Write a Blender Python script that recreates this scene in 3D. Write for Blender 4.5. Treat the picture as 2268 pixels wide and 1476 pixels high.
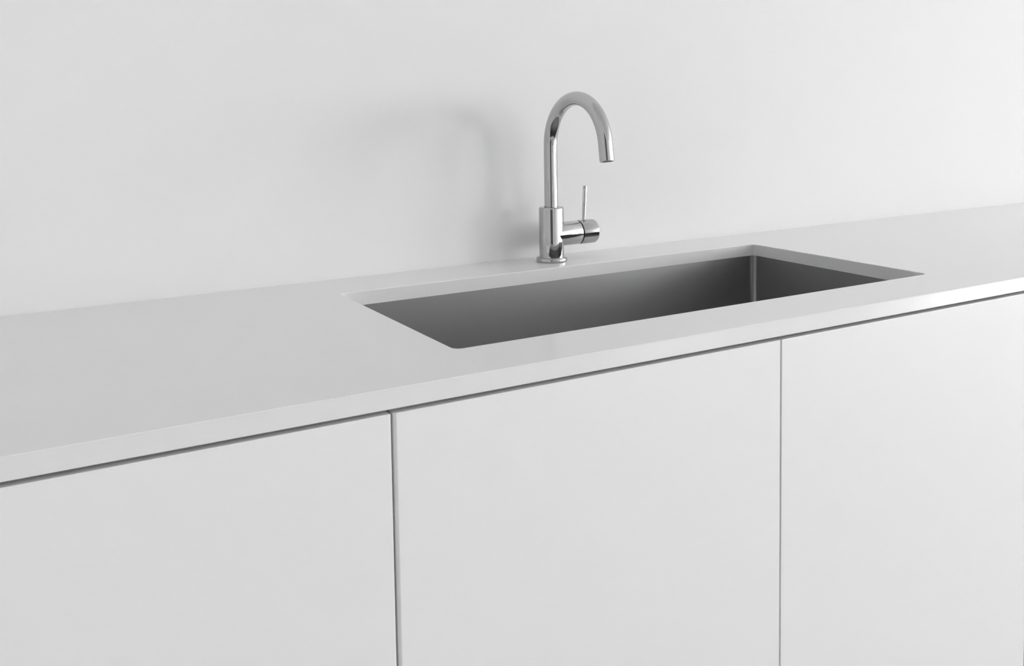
import bpy, bmesh, math
from mathutils import Vector, Matrix

S = bpy.context.scene
COL = S.collection
for o in list(bpy.data.objects):
    bpy.data.objects.remove(o)

# ------------------------------------------------------------------ camera
TOP = 0.90                                   # height of the worktop's upper face
CAM = (-0.76517, -1.60687, TOP + 0.31293)
YAW, PITCH, ROLL = (math.radians(a) for a in (29.8399, -3.9792, -0.8914))
F_PX, CX, CY = 2136.28, 1124.36, 365.56      # for a 2268 x 1476 frame
fwd = Vector((math.sin(YAW) * math.cos(PITCH), math.cos(YAW) * math.cos(PITCH), math.sin(PITCH)))
rgt0 = Vector((math.cos(YAW), -math.sin(YAW), 0))
up0 = rgt0.cross(fwd)
rgt = math.cos(ROLL) * rgt0 + math.sin(ROLL) * up0
upv = -math.sin(ROLL) * rgt0 + math.cos(ROLL) * up0
cd = bpy.data.cameras.new('camera')
cd.sensor_fit = 'HORIZONTAL'
cd.sensor_width = 36.0
cd.lens = F_PX * 36.0 / 2268
cd.shift_x = (1134 - CX) / 2268
cd.shift_y = (CY - 738) / 2268
cd.clip_start = 0.02
cam = bpy.data.objects.new('camera', cd)
COL.objects.link(cam)
m = Matrix((rgt, upv, -fwd)).transposed().to_4x4()
m.translation = Vector(CAM)
cam.matrix_world = m
S.camera = cam

# ------------------------------------------------------------------ overcast sky, exposure
wd = bpy.data.worlds.new('overcast_sky')
S.world = wd
wd.use_nodes = True
bg = wd.node_tree.nodes['Background']
bg.inputs['Color'].default_value = (1, 1, 1, 1)
bg.inputs['Strength'].default_value = 8.0
vs = S.view_settings
vs.view_transform = 'Standard'
vs.look = 'None'
vs.gamma = 1.0
vs.use_curve_mapping = False
vs.exposure = 1.60

# room extents and window openings: (wall, from, to, sill, head)
XL, XR, YF, ZC = -1.55, 13.5, -10.5, 3.9
WINDOWS = [('right', -10.3, -6.7, 0.60, 3.75, 'tall two-pane window in the right side wall, farther from the kitchen'),
           ('right', -5.4, -3.2, 0.60, 3.75, 'tall two-pane window in the right side wall, nearer to the kitchen'),
           ('back', 8.6, 12.6, 0.40, 2.90, 'wide two-pane window added in the back wall, out of view, for ambient fill'),  # extra opening, added to raise the bounced light
           ('front', 7.6, 8.5, 0.90, 3.10, 'narrow two-pane window in the wall opposite the kitchen')]

def portal(name, loc, rot, sx, sy):
    ld = bpy.data.lights.new(name, 'AREA')
    ld.shape = 'RECTANGLE'
    ld.size, ld.size_y = sx, sy
    ld.cycles.is_portal = True
    lo = bpy.data.objects.new(name, ld)
    lo.location = loc
    lo.rotation_euler = rot
    COL.objects.link(lo)
for side, a, b, z0, z1, _ in WINDOWS:
    mid, zm = (a + b) / 2, (z0 + z1) / 2
    if side == 'right':
        portal('window_portal', (XR + 0.13, mid, zm), (0, math.radians(90), 0), z1 - z0, b - a)
    elif side == 'back':
        portal('window_portal', (mid, 0.13, zm), (math.radians(-90), 0, 0), b - a, z1 - z0)
    else:
        portal('window_portal', (mid, YF - 0.13, zm), (math.radians(90), 0, 0), b - a, z1 - z0)

# ------------------------------------------------------------------ materials
def mat(name, col, rough, metal=0.0, spec=0.5, noise=None, bump=None, aniso=0.0):
    mt = bpy.data.materials.new(name)
    mt.use_nodes = True
    nt = mt.node_tree
    b = nt.nodes['Principled BSDF']
    b.inputs['Base Color'].default_value = (col, col, col, 1)
    b.inputs['Roughness'].default_value = rough
    b.inputs['Metallic'].default_value = metal
    b.inputs['Specular IOR Level'].default_value = spec
    b.inputs['Anisotropic'].default_value = aniso
    tc = nt.nodes.new('ShaderNodeTexCoord')
    if noise:                                            # (scale, amount): faint mottling of the colour
        n = nt.nodes.new('ShaderNodeTexNoise')
        n.inputs['Scale'].default_value = noise[0]
        n.inputs['Detail'].default_value = 4
        nt.links.new(tc.outputs['Object'], n.inputs['Vector'])
        r = nt.nodes.new('ShaderNodeMapRange')
        r.inputs['To Min'].default_value = max(0, col - noise[1])
        r.inputs['To Max'].default_value = min(1, col + noise[1])
        nt.links.new(n.outputs['Fac'], r.inputs['Value'])
        nt.links.new(r.outputs['Result'], b.inputs['Base Color'])
    if bump:                                             # (scale vector, strength)
        mp = nt.nodes.new('ShaderNodeMapping')
        mp.inputs['Scale'].default_value = bump[0]
        nt.links.new(tc.outputs['Object'], mp.inputs['Vector'])
        n = nt.nodes.new('ShaderNodeTexNoise')
        n.inputs['Scale'].default_value = 1.0
        n.inputs['Detail'].default_value = 3
        nt.links.new(mp.outputs['Vector'], n.inputs['Vector'])
        bp = nt.nodes.new('ShaderNodeBump')
        bp.inputs['Strength'].default_value = bump[1]
        bp.inputs['Distance'].default_value = 0.001
        nt.links.new(n.outputs['Fac'], bp.inputs['Height'])
        nt.links.new(bp.outputs['Normal'], b.inputs['Normal'])
    return mt

M_WALL = mat('white_wall_paint', 0.88, 0.95, spec=0.04, noise=(3, 0.008), bump=((260, 260, 260), 0.05))
M_ROOM = mat('room_paint', 0.90, 0.8, spec=0.2, noise=(2, 0.01))
M_SIDE = mat('side_wall_paint', 0.62, 0.8, spec=0.2, noise=(2, 0.01))
M_CEIL = mat('ceiling_paint', 0.92, 0.9, spec=0.2, noise=(2, 0.01))
M_FLOOR = mat('grey_concrete_floor', 0.62, 0.16, noise=(1.5, 0.04))
M_TOP = mat('white_composite', 0.85, 0.19, spec=0.7, noise=(60, 0.008))
M_DOOR = mat('white_lacquer', 0.90, 0.46, spec=0.9, noise=(4, 0.006))
M_CARC = mat('white_board', 0.75, 0.6, spec=0.3, noise=(8, 0.01))
M_PLINTH = mat('plinth_grey', 0.45, 0.5, noise=(8, 0.02))
M_STEEL = mat('brushed_steel', 0.43, 0.32, metal=1.0, noise=(12, 0.015), bump=((6, 6, 900), 0.04), aniso=0.7)
_t = M_STEEL.node_tree
_tg = _t.nodes.new('ShaderNodeTangent')               # brush marks run level around the bowl
_tg.direction_type = 'RADIAL'
_tg.axis = 'Z'
_t.nodes['Principled BSDF'].inputs['Anisotropic Rotation'].default_value = 0.25
_t.links.new(_tg.outputs['Tangent'], _t.nodes['Principled BSDF'].inputs['Tangent'])
M_CHROME = mat('chrome', 0.52, 0.04, metal=1.0, noise=(5, 0.01))
M_BLACK = mat('black_rubber', 0.02, 0.6, noise=(20, 0.005))
M_DARK = mat('added_door_dark', 0.035, 0.5, noise=(6, 0.01), bump=((8, 8, 0.6), 0.1))  # near-black, for the added door that the chrome mirrors
M_FRAME = mat('window_frame_paint', 0.75, 0.4, noise=(6, 0.01))

M_GLASS = bpy.data.materials.new('window_glass')
M_GLASS.use_nodes = True
nt = M_GLASS.node_tree
nt.nodes.remove(nt.nodes['Principled BSDF'])
tr = nt.nodes.new('ShaderNodeBsdfTransparent')
gl = nt.nodes.new('ShaderNodeBsdfGlossy'); gl.inputs['Roughness'].default_value = 0.01
fr = nt.nodes.new('ShaderNodeFresnel'); fr.inputs['IOR'].default_value = 1.45
mx = nt.nodes.new('ShaderNodeMixShader')
nt.links.new(fr.outputs[0], mx.inputs[0]); nt.links.new(tr.outputs[0], mx.inputs[1]); nt.links.new(gl.outputs[0], mx.inputs[2])
nt.links.new(mx.outputs[0], nt.nodes['Material Output'].inputs['Surface'])

# ------------------------------------------------------------------ mesh helpers
def add_box(bm, x0, x1, y0, y1, z0, z1, bevel=0.0, seg=2):
    g = bmesh.ops.create_cube(bm, size=1.0)
    vs_ = g['verts']
    for v in vs_:
        v.co = Vector(((x0 + x1) / 2 + v.co.x * (x1 - x0), (y0 + y1) / 2 + v.co.y * (y1 - y0), (z0 + z1) / 2 + v.co.z * (z1 - z0)))
    if bevel:
        es = list({e for v in vs_ for e in v.link_edges})
        bmesh.ops.bevel(bm, geom=es, offset=bevel, segments=seg, profile=0.5, affect='EDGES')
    return bm

def lathe(bm, profile, axis='Z', origin=(0, 0, 0), n=64):
    """profile: list of (radius, height); closed with fans when radius is 0."""
    o = Vector(origin)
    rings = []
    for r, h in profile:
        if r < 1e-7:
            p = Vector((0, 0, h))
            ring = [bm.verts.new(p)]
        else:
            ring = [bm.verts.new(Vector((r * math.cos(2 * math.pi * k / n), r * math.sin(2 * math.pi * k / n), h))) for k in range(n)]
        rings.append(ring)
    for a, b in zip(rings, rings[1:]):
        for k in range(n):
            k2 = (k + 1) % n
            if len(a) == 1 and len(b) == 1:
                break
            if len(a) == 1:
                bm.faces.new((a[0], b[k2], b[k]))
            elif len(b) == 1:
                bm.faces.new((a[k], a[k2], b[0]))
            else:
                bm.faces.new((a[k], a[k2], b[k2], b[k]))
    for ring in rings:
        for v in ring:
            c = v.co.copy()
            v.co = (o + (Vector((c.z, c.x, c.y)) if axis == 'X' else c))
    return bm

def tube(bm, pts, radii, n=48, cap_start=True, inner=0.0, depth=0.01):
    rings = []
    N = len(pts)
    side = Vector((1, 0, 0))
    for i, p in enumerate(pts):
        t = (pts[min(i + 1, N - 1)] - pts[max(i - 1, 0)]).normalized()
        u = (side - t * side.dot(t)).normalized()
        w = t.cross(u)
        rings.append([bm.verts.new(p + radii[i] * (math.cos(2 * math.pi * k / n) * u + math.sin(2 * math.pi * k / n) * w)) for k in range(n)])
    if inner:                                            # open mouth at the far end: rim, then a short bore
        t = (pts[-1] - pts[-2]).normalized()
        u = (side - t * side.dot(t)).normalized(); w = t.cross(u)
        for d in (0.0, -depth):
            c = pts[-1] + t * d
            rings.append([bm.verts.new(c + inner * (math.cos(2 * math.pi * k / n) * u + math.sin(2 * math.pi * k / n) * w)) for k in range(n)])
    for a, b in zip(rings, rings[1:]):
        for k in range(n):
            k2 = (k + 1) % n
            bm.faces.new((a[k], a[k2], b[k2], b[k]))
    if cap_start:
        bm.faces.new(list(reversed(rings[0])))
    bm.faces.new(rings[-1])
    return bm

def build(name, bm, material, parent=None, smooth=False, angle=35, loc=None):
    bmesh.ops.recalc_face_normals(bm, faces=bm.faces)
    me = bpy.data.meshes.new(name)
    bm.to_mesh(me)
    bm.free()
    me.materials.append(material)
    if smooth:
        for p in me.polygons:
            p.use_smooth = True
        me.set_sharp_from_angle(angle=math.radians(angle))
    o = bpy.data.objects.new(name, me)
    COL.objects.link(o)
    if parent:
        o.parent = parent
        # geometry is written in world space, so keep it there
        o.matrix_parent_inverse = Matrix.Translation(-parent.location)
    return o

def empty(name, loc):
    o = bpy.data.objects.new(name, None)
    o.empty_display_size = 0.05
    o.location = loc
    COL.objects.link(o)
    return o

def tag(o, label, cat, group=None):
    o['label'] = label
    o['category'] = cat
    if group:
        o['group'] = group
    return o

def struct(o, label=None):
    o['kind'] = 'structure'
    if label:
        o['label'] = label
    return o

def boxes(*bs):
    bm = bmesh.new()
    for b in bs:
        add_box(bm, *b)
    return bm

# ------------------------------------------------------------------ the room
T = 0.15
DY0, DY1, DZ = -5.0, -2.1, 2.5                           # added dark doors, out of view, reflected as the tap's dark strip

def wall_boxes(side, lo, hi, holes):
    """one wall with rectangular holes [(from, to, bottom, top)] along its length"""
    out, x = [], lo
    def put(a, b, z0, z1):
        if b - a > 1e-6 and z1 - z0 > 1e-6:
            out.append({'back': (a, b, 0, T, z0, z1), 'front': (a, b, YF - T, YF, z0, z1),
                        'left': (XL - T, XL, a, b, z0, z1), 'right': (XR, XR + T, a, b, z0, z1)}[side])
    for a, b, z0, z1 in sorted(holes):
        put(x, a, 0, ZC); put(a, b, 0, z0); put(a, b, z1, ZC)
        x = b
    put(x, hi, 0, ZC)
    return boxes(*out)

def holes(side):
    return [w[1:5] for w in WINDOWS if w[0] == side]
struct(build('wall_back', wall_boxes('back', XL - T, XR + T, holes('back')), M_WALL), 'plain white painted wall behind the worktop')
struct(build('wall_left', wall_boxes('left', YF, 0, [(DY0, DY1, 0, DZ)]), M_SIDE), 'light grey painted side wall left of the kitchen')
struct(build('wall_right', wall_boxes('right', YF, 0, holes('right')), M_ROOM), 'pale painted side wall with a window')
struct(build('wall_front', wall_boxes('front', XL - T, XR + T, holes('front')), M_ROOM), 'pale painted wall opposite the worktop')
struct(build('floor', boxes((XL - T, XR + T, YF - T, T, -0.1, 0)), M_FLOOR), 'grey concrete floor')
struct(build('ceiling', boxes((XL - T, XR + T, YF - T, T, ZC, ZC + 0.1)), M_CEIL), 'pale painted ceiling')

for n, (side, a, b, z0, z1, lab) in enumerate(WINDOWS):
    def bx(u0, u1, d0, d1, h0, h1):                       # along the wall, outwards from its room face, height
        return {'back': (u0, u1, d0, d1, h0, h1), 'front': (u0, u1, YF - d1, YF - d0, h0, h1), 'right': (XR + d0, XR + d1, u0, u1, h0, h1)}[side]
    mid = (a + b) / 2
    win = empty('window_%d' % (n + 1), {'back': (mid, 0, z0), 'front': (mid, YF, z0), 'right': (XR, mid, z0)}[side])
    struct(win, lab)
    fw, mw = 0.05, 0.05
    build('window_frame', boxes(bx(a, b, .05, .11, z0, z0 + fw), bx(a, b, .05, .11, z1 - fw, z1), bx(a, a + fw, .05, .11, z0 + fw, z1 - fw), bx(b - fw, b, .05, .11, z0 + fw, z1 - fw)), M_FRAME, win)
    build('mullion', boxes(bx(mid - mw, mid + mw, .05, .11, z0 + fw, z1 - fw)), M_FRAME, win)
    for u0, u1 in ((a + fw, mid - mw), (mid + mw, b - fw)):
        build('pane', boxes(bx(u0, u1, .078, .082, z0 + fw, z1 - fw)), M_GLASS, win)
    build('window_sill', boxes(bx(a, b, -0.03, 0.05, z0 - 0.03, z0)), M_FRAME, win)

dr = empty('added_dark_door', (XL, (DY0 + DY1) / 2, 0))  # invented door, placed to put a dark strip in the chrome
struct(dr, 'dark stained double door in the left side wall')
d0, d1 = XL - 0.1, XL + 0.01
build('added_door_frame', boxes((d0, d1, DY0, DY0 + 0.05, 0, DZ), (d0, d1, DY1 - 0.05, DY1, 0, DZ), (d0, d1, DY0 + 0.05, DY1 - 0.05, DZ - 0.05, DZ)), M_DARK, dr)
mid = (DY0 + DY1) / 2
for a, b in ((DY0 + 0.05, mid - 0.002), (mid + 0.002, DY1 - 0.05)):
    lf = build('added_door_leaf', boxes((XL - 0.05, XL - 0.01, a, b, 0.005, DZ - 0.05)), M_DARK, dr)
    hy = mid - 0.06 if b < mid else mid + 0.06
    build('added_door_handle', boxes((XL - 0.01, XL + 0.03, hy - 0.012, hy + 0.012, 0.9, 1.2)), M_STEEL, lf)

# ------------------------------------------------------------------ worktop with the sink cut-out
W, TH = 0.65, 0.0235                                       # depth, thickness
WX0, WX1 = XL + 0.001, 1.975
HX0, HX1, HY0, HY1, HR = -0.2343, 0.6735, -0.5420, -0.1262, 0.011   # cut-out

def rounded_rect(x0, x1, y0, y1, r, n=10):
    pts = []
    for cx, cy, a0 in ((x1 - r, y1 - r, 0), (x0 + r, y1 - r, 90), (x0 + r, y0 + r, 180), (x1 - r, y0 + r, 270)):
        for k in range(n + 1):
            a = math.radians(a0 + 90 * k / n)
            pts.append((cx + r * math.cos(a), cy + r * math.sin(a)))
    return pts

def worktop_mesh():
    bm = bmesh.new()
    e = 0.0010                                              # eased edges
    inner = rounded_rect(HX0, HX1, HY0, HY1, HR)
    n = len(inner)
    q = n // 4
    def outer_ring(inset, z):
        x0, x1, y0, y1 = WX0 + inset, WX1 - inset, -W + inset, 0
        return [bm.verts.new((x, y, z)) for x, y in ((x1, y1), (x0, y1), (x0, y0), (x1, y0))]
    def inner_ring(grow, z):
        return [bm.verts.new((x, y, z)) for x, y in rounded_rect(HX0 - grow, HX1 + grow, HY0 - grow, HY1 + grow, HR + grow)]
    ot, om, ob = outer_ring(e, TOP), outer_ring(0, TOP - e), outer_ring(0, TOP - TH + e)
    ob2 = outer_ring(e, TOP - TH)
    it, im, ib = inner_ring(e, TOP), inner_ring(0, TOP - e), inner_ring(0, TOP - TH)
    for a, b in ((ot, om), (om, ob), (ob, ob2)):
        for k in range(4):
            bm.faces.new((a[k], a[(k + 1) % 4], b[(k + 1) % 4], b[k]))
    for a, b in ((it, im), (im, ib)):
        for k in range(n):
            bm.faces.new((a[k], a[(k + 1) % n], b[(k + 1) % n], b[k]))
    for O, I in ((ot, it), (ob2, ib)):
        for c in range(4):                                   # corner fans and side strips
            for k in range(q - 1):
                bm.faces.new((O[c], I[c * q + k], I[c * q + k + 1]))
            last, nxt = I[c * q + q - 1], I[((c + 1) % 4) * q]
            bm.faces.new((O[c], last, nxt, O[(c + 1) % 4]))
    return bm

tag(build('worktop', worktop_mesh(), M_TOP), 'long white worktop slab with a rectangular sink cut-out, along the white wall', 'worktop')

# ------------------------------------------------------------------ undermount sink
def sink_basin():
    bm = bmesh.new()
    z1, z0 = TOP - TH - 0.0003, TOP - TH - 0.19
    def ring(grow, r, z):
        return [bm.verts.new((x, y, z)) for x, y in rounded_rect(HX0 - grow, HX1 + grow, HY0 - grow, HY1 + grow, r)]
    rings = [ring(0.016, 0.012 + 0.016, z1 - 0.0015), ring(0.016, 0.012 + 0.016, z1), ring(0.0008, 0.012, z1)]
    for k in range(7):                                       # wall, then the rounded foot
        a = math.radians(15 * k)
        rr = 0.012
        rings.append(ring(0.0008 - rr * (1 - math.cos(a)), max(0.012 - rr * (1 - math.cos(a)) * 0.6, 0.004), z0 + rr - rr * math.sin(a)))
    n = len(rings[0])
    for a, b in zip(rings, rings[1:]):
        for k in range(n):
            bm.faces.new((a[k], a[(k + 1) % n], b[(k + 1) % n], b[k]))
    # floor falls slightly to the drain hole
    cx, cy, R = 0.22, -0.25, 0.045
    m_ = 44
    dr_ = []
    for x, y in [(v.co.x, v.co.y) for v in rings[-1]]:
        d = Vector((x - cx, y - cy)).normalized() * R
        dr_.append(bm.verts.new((cx + d.x, cy + d.y, z0 - 0.003)))
    for k in range(n):
        bm.faces.new((rings[-1][k], rings[-1][(k + 1) % n], dr_[(k + 1) % n], dr_[k]))
    return bm, cx, cy, z0 - 0.003

sink = empty('kitchen_sink', ((HX0 + HX1) / 2, (HY0 + HY1) / 2, TOP - TH - 0.193))
tag(sink, 'wide brushed steel undermount sink basin below the worktop cut-out', 'sink')
bm, dcx, dcy, dz = sink_basin()
build('basin', bm, M_STEEL, sink, smooth=True, angle=40)
bm = bmesh.new()
lathe(bm, [(0.0, dz - 0.012), (0.036, dz - 0.012), (0.039, dz - 0.004), (0.045, dz + 0.0005), (0.049, dz + 0.002), (0.050, dz + 0.0005)], origin=(dcx, dcy, 0), n=48)
dnp = build('drain', bm, M_STEEL, sink, smooth=True)
bm = bmesh.new()
lathe(bm, [(0.0, dz - 0.006), (0.026, dz - 0.006), (0.030, dz - 0.008)], origin=(dcx, dcy, 0), n=32)
lathe(bm, [(0.006, dz - 0.006), (0.006, dz + 0.004), (0.0, dz + 0.005)], origin=(dcx, dcy, 0), n=16)
build('strainer', bm, M_CHROME, dnp, smooth=True)

# ------------------------------------------------------------------ base cabinets
EDGES = [XL + 0.004, -0.9535, -0.3660, 0.2170, 0.8020, 1.3870, 1.9720]     # joints between the units
GAPS = {2: 0.0036, 3: 0.0030}
DOOR_TOP = TOP - TH - 0.0048
DOOR_BOT, PL = 0.105, 0.10
UNITS = [(0, 1, 'white handleless base cabinet in the left corner against the side wall'),
         (1, 2, 'white handleless base cabinet with a single door, left of the sink cabinet'),
         (2, 4, 'wide white handleless base cabinet with two doors directly under the sink'),
         (4, 5, 'white handleless base cabinet between the sink cabinet and the right end cabinet'),
         (5, 6, 'white handleless base cabinet at the right end of the worktop')]
for i, j, lab in UNITS:
    a, b = EDGES[i], EDGES[j]
    c = empty('base_cabinet', ((a + b) / 2, -0.32, 0))
    tag(c, lab, 'cabinet', 'white base cabinets under the worktop')
    s, y0, y1, zt = 0.016, -0.627, -0.01, TOP - TH - 0.0012
    p = 0.0004
    build('body', boxes((a + p, a + s, y0, y1, PL, zt), (b - s, b - p, y0, y1, PL, zt), (a + s, b - s, y0, y1, PL, PL + s),
                        (a + s, b - s, y1 - 0.008, y1, PL + s, zt)), M_CARC, c)
    for k in range(i, j):
        ga, gb = GAPS.get(k, 0.003) / 2, GAPS.get(k + 1, 0.003) / 2
        bm = bmesh.new()
        if k == 2:                                       # its hinge-side edge is rounded over more than the others
            dx = EDGES[k] + ga
            add_box(bm, dx, EDGES[k + 1] - gb, -W, -0.629, DOOR_BOT, DOOR_TOP)
            es = [e for e in bm.edges if all(abs(v.co.x - dx) < 1e-6 and abs(v.co.y + W) < 1e-6 for v in e.verts)]
            bmesh.ops.bevel(bm, geom=es, offset=0.0040, segments=8, profile=0.5, affect='EDGES')
        else:
            add_box(bm, EDGES[k] + ga, EDGES[k + 1] - gb, -W, -0.629, DOOR_BOT, DOOR_TOP, bevel=0.0010, seg=3)
        build('door', bm, M_DOOR, c)
    build('plinth', boxes((a + p, b - p, -0.585, -0.57, 0.0, PL)), M_PLINTH, c)

# ------------------------------------------------------------------ tap
FX, FY = 0.2165, -0.0600
tap = empty('kitchen_tap', (FX, FY, TOP))
tag(tap, 'polished chrome single-lever kitchen tap with a high arched spout, standing behind the sink', 'tap')
RB = 0.0238
bm = bmesh.new()
lathe(bm, [(0.0, TOP), (0.0292, TOP), (0.0299, TOP + 0.0008), (0.0299, TOP + 0.0050), (0.0294, TOP + 0.0066), (0.0282, TOP + 0.0078),
           (0.0262, TOP + 0.0084), (RB - 0.002, TOP + 0.0086)], origin=(FX, FY, 0), n=96)
build('base_flange', bm, M_CHROME, tap, smooth=True, angle=50)
bm = bmesh.new()
zt = TOP + 0.1045
lathe(bm, [(RB, TOP + 0.0080), (RB, zt - 0.0030), (RB - 0.0006, zt - 0.0013), (RB - 0.0018, zt - 0.0003), (RB - 0.0035, zt), (0.0140, zt), (0.0140, zt - 0.004)], origin=(FX, FY, 0), n=96)
build('body', bm, M_CHROME, tap, smooth=True, angle=50)
# spout: riser, arch and slightly splayed outlet
RT, RA, ZS = 0.01300, 0.0895, TOP + 0.2205
pts = [Vector((FX, FY, TOP + 0.095 + (ZS - TOP - 0.095) * k / 6)) for k in range(6)]
A_END = 172.0
for k in range(61):
    t = math.radians(A_END * k / 60)
    pts.append(Vector((FX, FY - RA + RA * math.cos(t), ZS + RA * math.sin(t))))
tdir = Vector((0, -math.sin(math.radians(A_END)), math.cos(math.radians(A_END))))
pe = pts[-1]
for d in (0.010, 0.020, 0.0315, 0.0335, 0.0342):
    pts.append(pe + tdir * d)
rad = [RT] * len(pts)
rad[-1] = RT - 0.0011; rad[-2] = RT - 0.0003
bm = bmesh.new()
tube(bm, pts, rad, n=64, inner=0.0100, depth=0.006)
sp = build('spout', bm, M_CHROME, tap, smooth=True, angle=50)
bm = bmesh.new()                                             # aerator inside the mouth
pa = pts[-1] - tdir * 0.0055
tube(bm, [pa, pa + tdir * 0.0015, pa + tdir * 0.003], [0.0098, 0.0098, 0.0085], n=32)
build('aerator', bm, M_BLACK, sp, smooth=True)
# sideways valve, pointing along the wall
HZ, RH = TOP + 0.0505, 0.0233
XJ, XE = FX + 0.0600, FX + 0.0985
bm = bmesh.new()
lathe(bm, [(RH, 0.004), (RH, XJ - FX - 0.0019), (RH - 0.0004, XJ - FX - 0.0014), (RH - 0.003, XJ - FX - 0.0014)], axis='X', origin=(FX, FY, HZ), n=96)
build('valve_housing', bm, M_CHROME, tap, smooth=True, angle=50)
bm = bmesh.new()
lathe(bm, [(RH - 0.0014, XJ - FX - 0.003), (RH - 0.0014, XJ - FX + 0.003)], axis='X', origin=(FX, FY, HZ), n=64)
build('joint_ring', bm, M_BLACK, tap, smooth=True)
bm = bmesh.new()
e = XE - FX
prof = [(RH - 0.003, XJ - FX + 0.0014), (RH - 0.0004, XJ - FX + 0.0014), (RH, XJ - FX + 0.0019)]
for k in range(9):
    t = math.radians(90 * k / 8)
    prof.append((RH - 0.005 + 0.005 * math.cos(t), e - 0.005 + 0.005 * math.sin(t)))
prof.append((0.0, e + 0.0004))
lathe(bm, prof, axis='X', origin=(FX, FY, HZ), n=96)
knob = build('valve_cap', bm, M_CHROME, tap, smooth=True, angle=50)
bm = bmesh.new()
l0, l1 = Vector((FX + 0.0742, FY, HZ + RH - 0.004)), Vector((FX + 0.0785, FY, TOP + 0.1402))
d = (l1 - l0)
tube(bm, [l0, l0 + d * 0.5, l0 + d * 0.985, l0 + d * 0.996, l1], [0.0032, 0.0037, 0.0042, 0.0040, 0.0034], n=32)
build('lever', bm, M_CHROME, knob, smooth=True, angle=50)
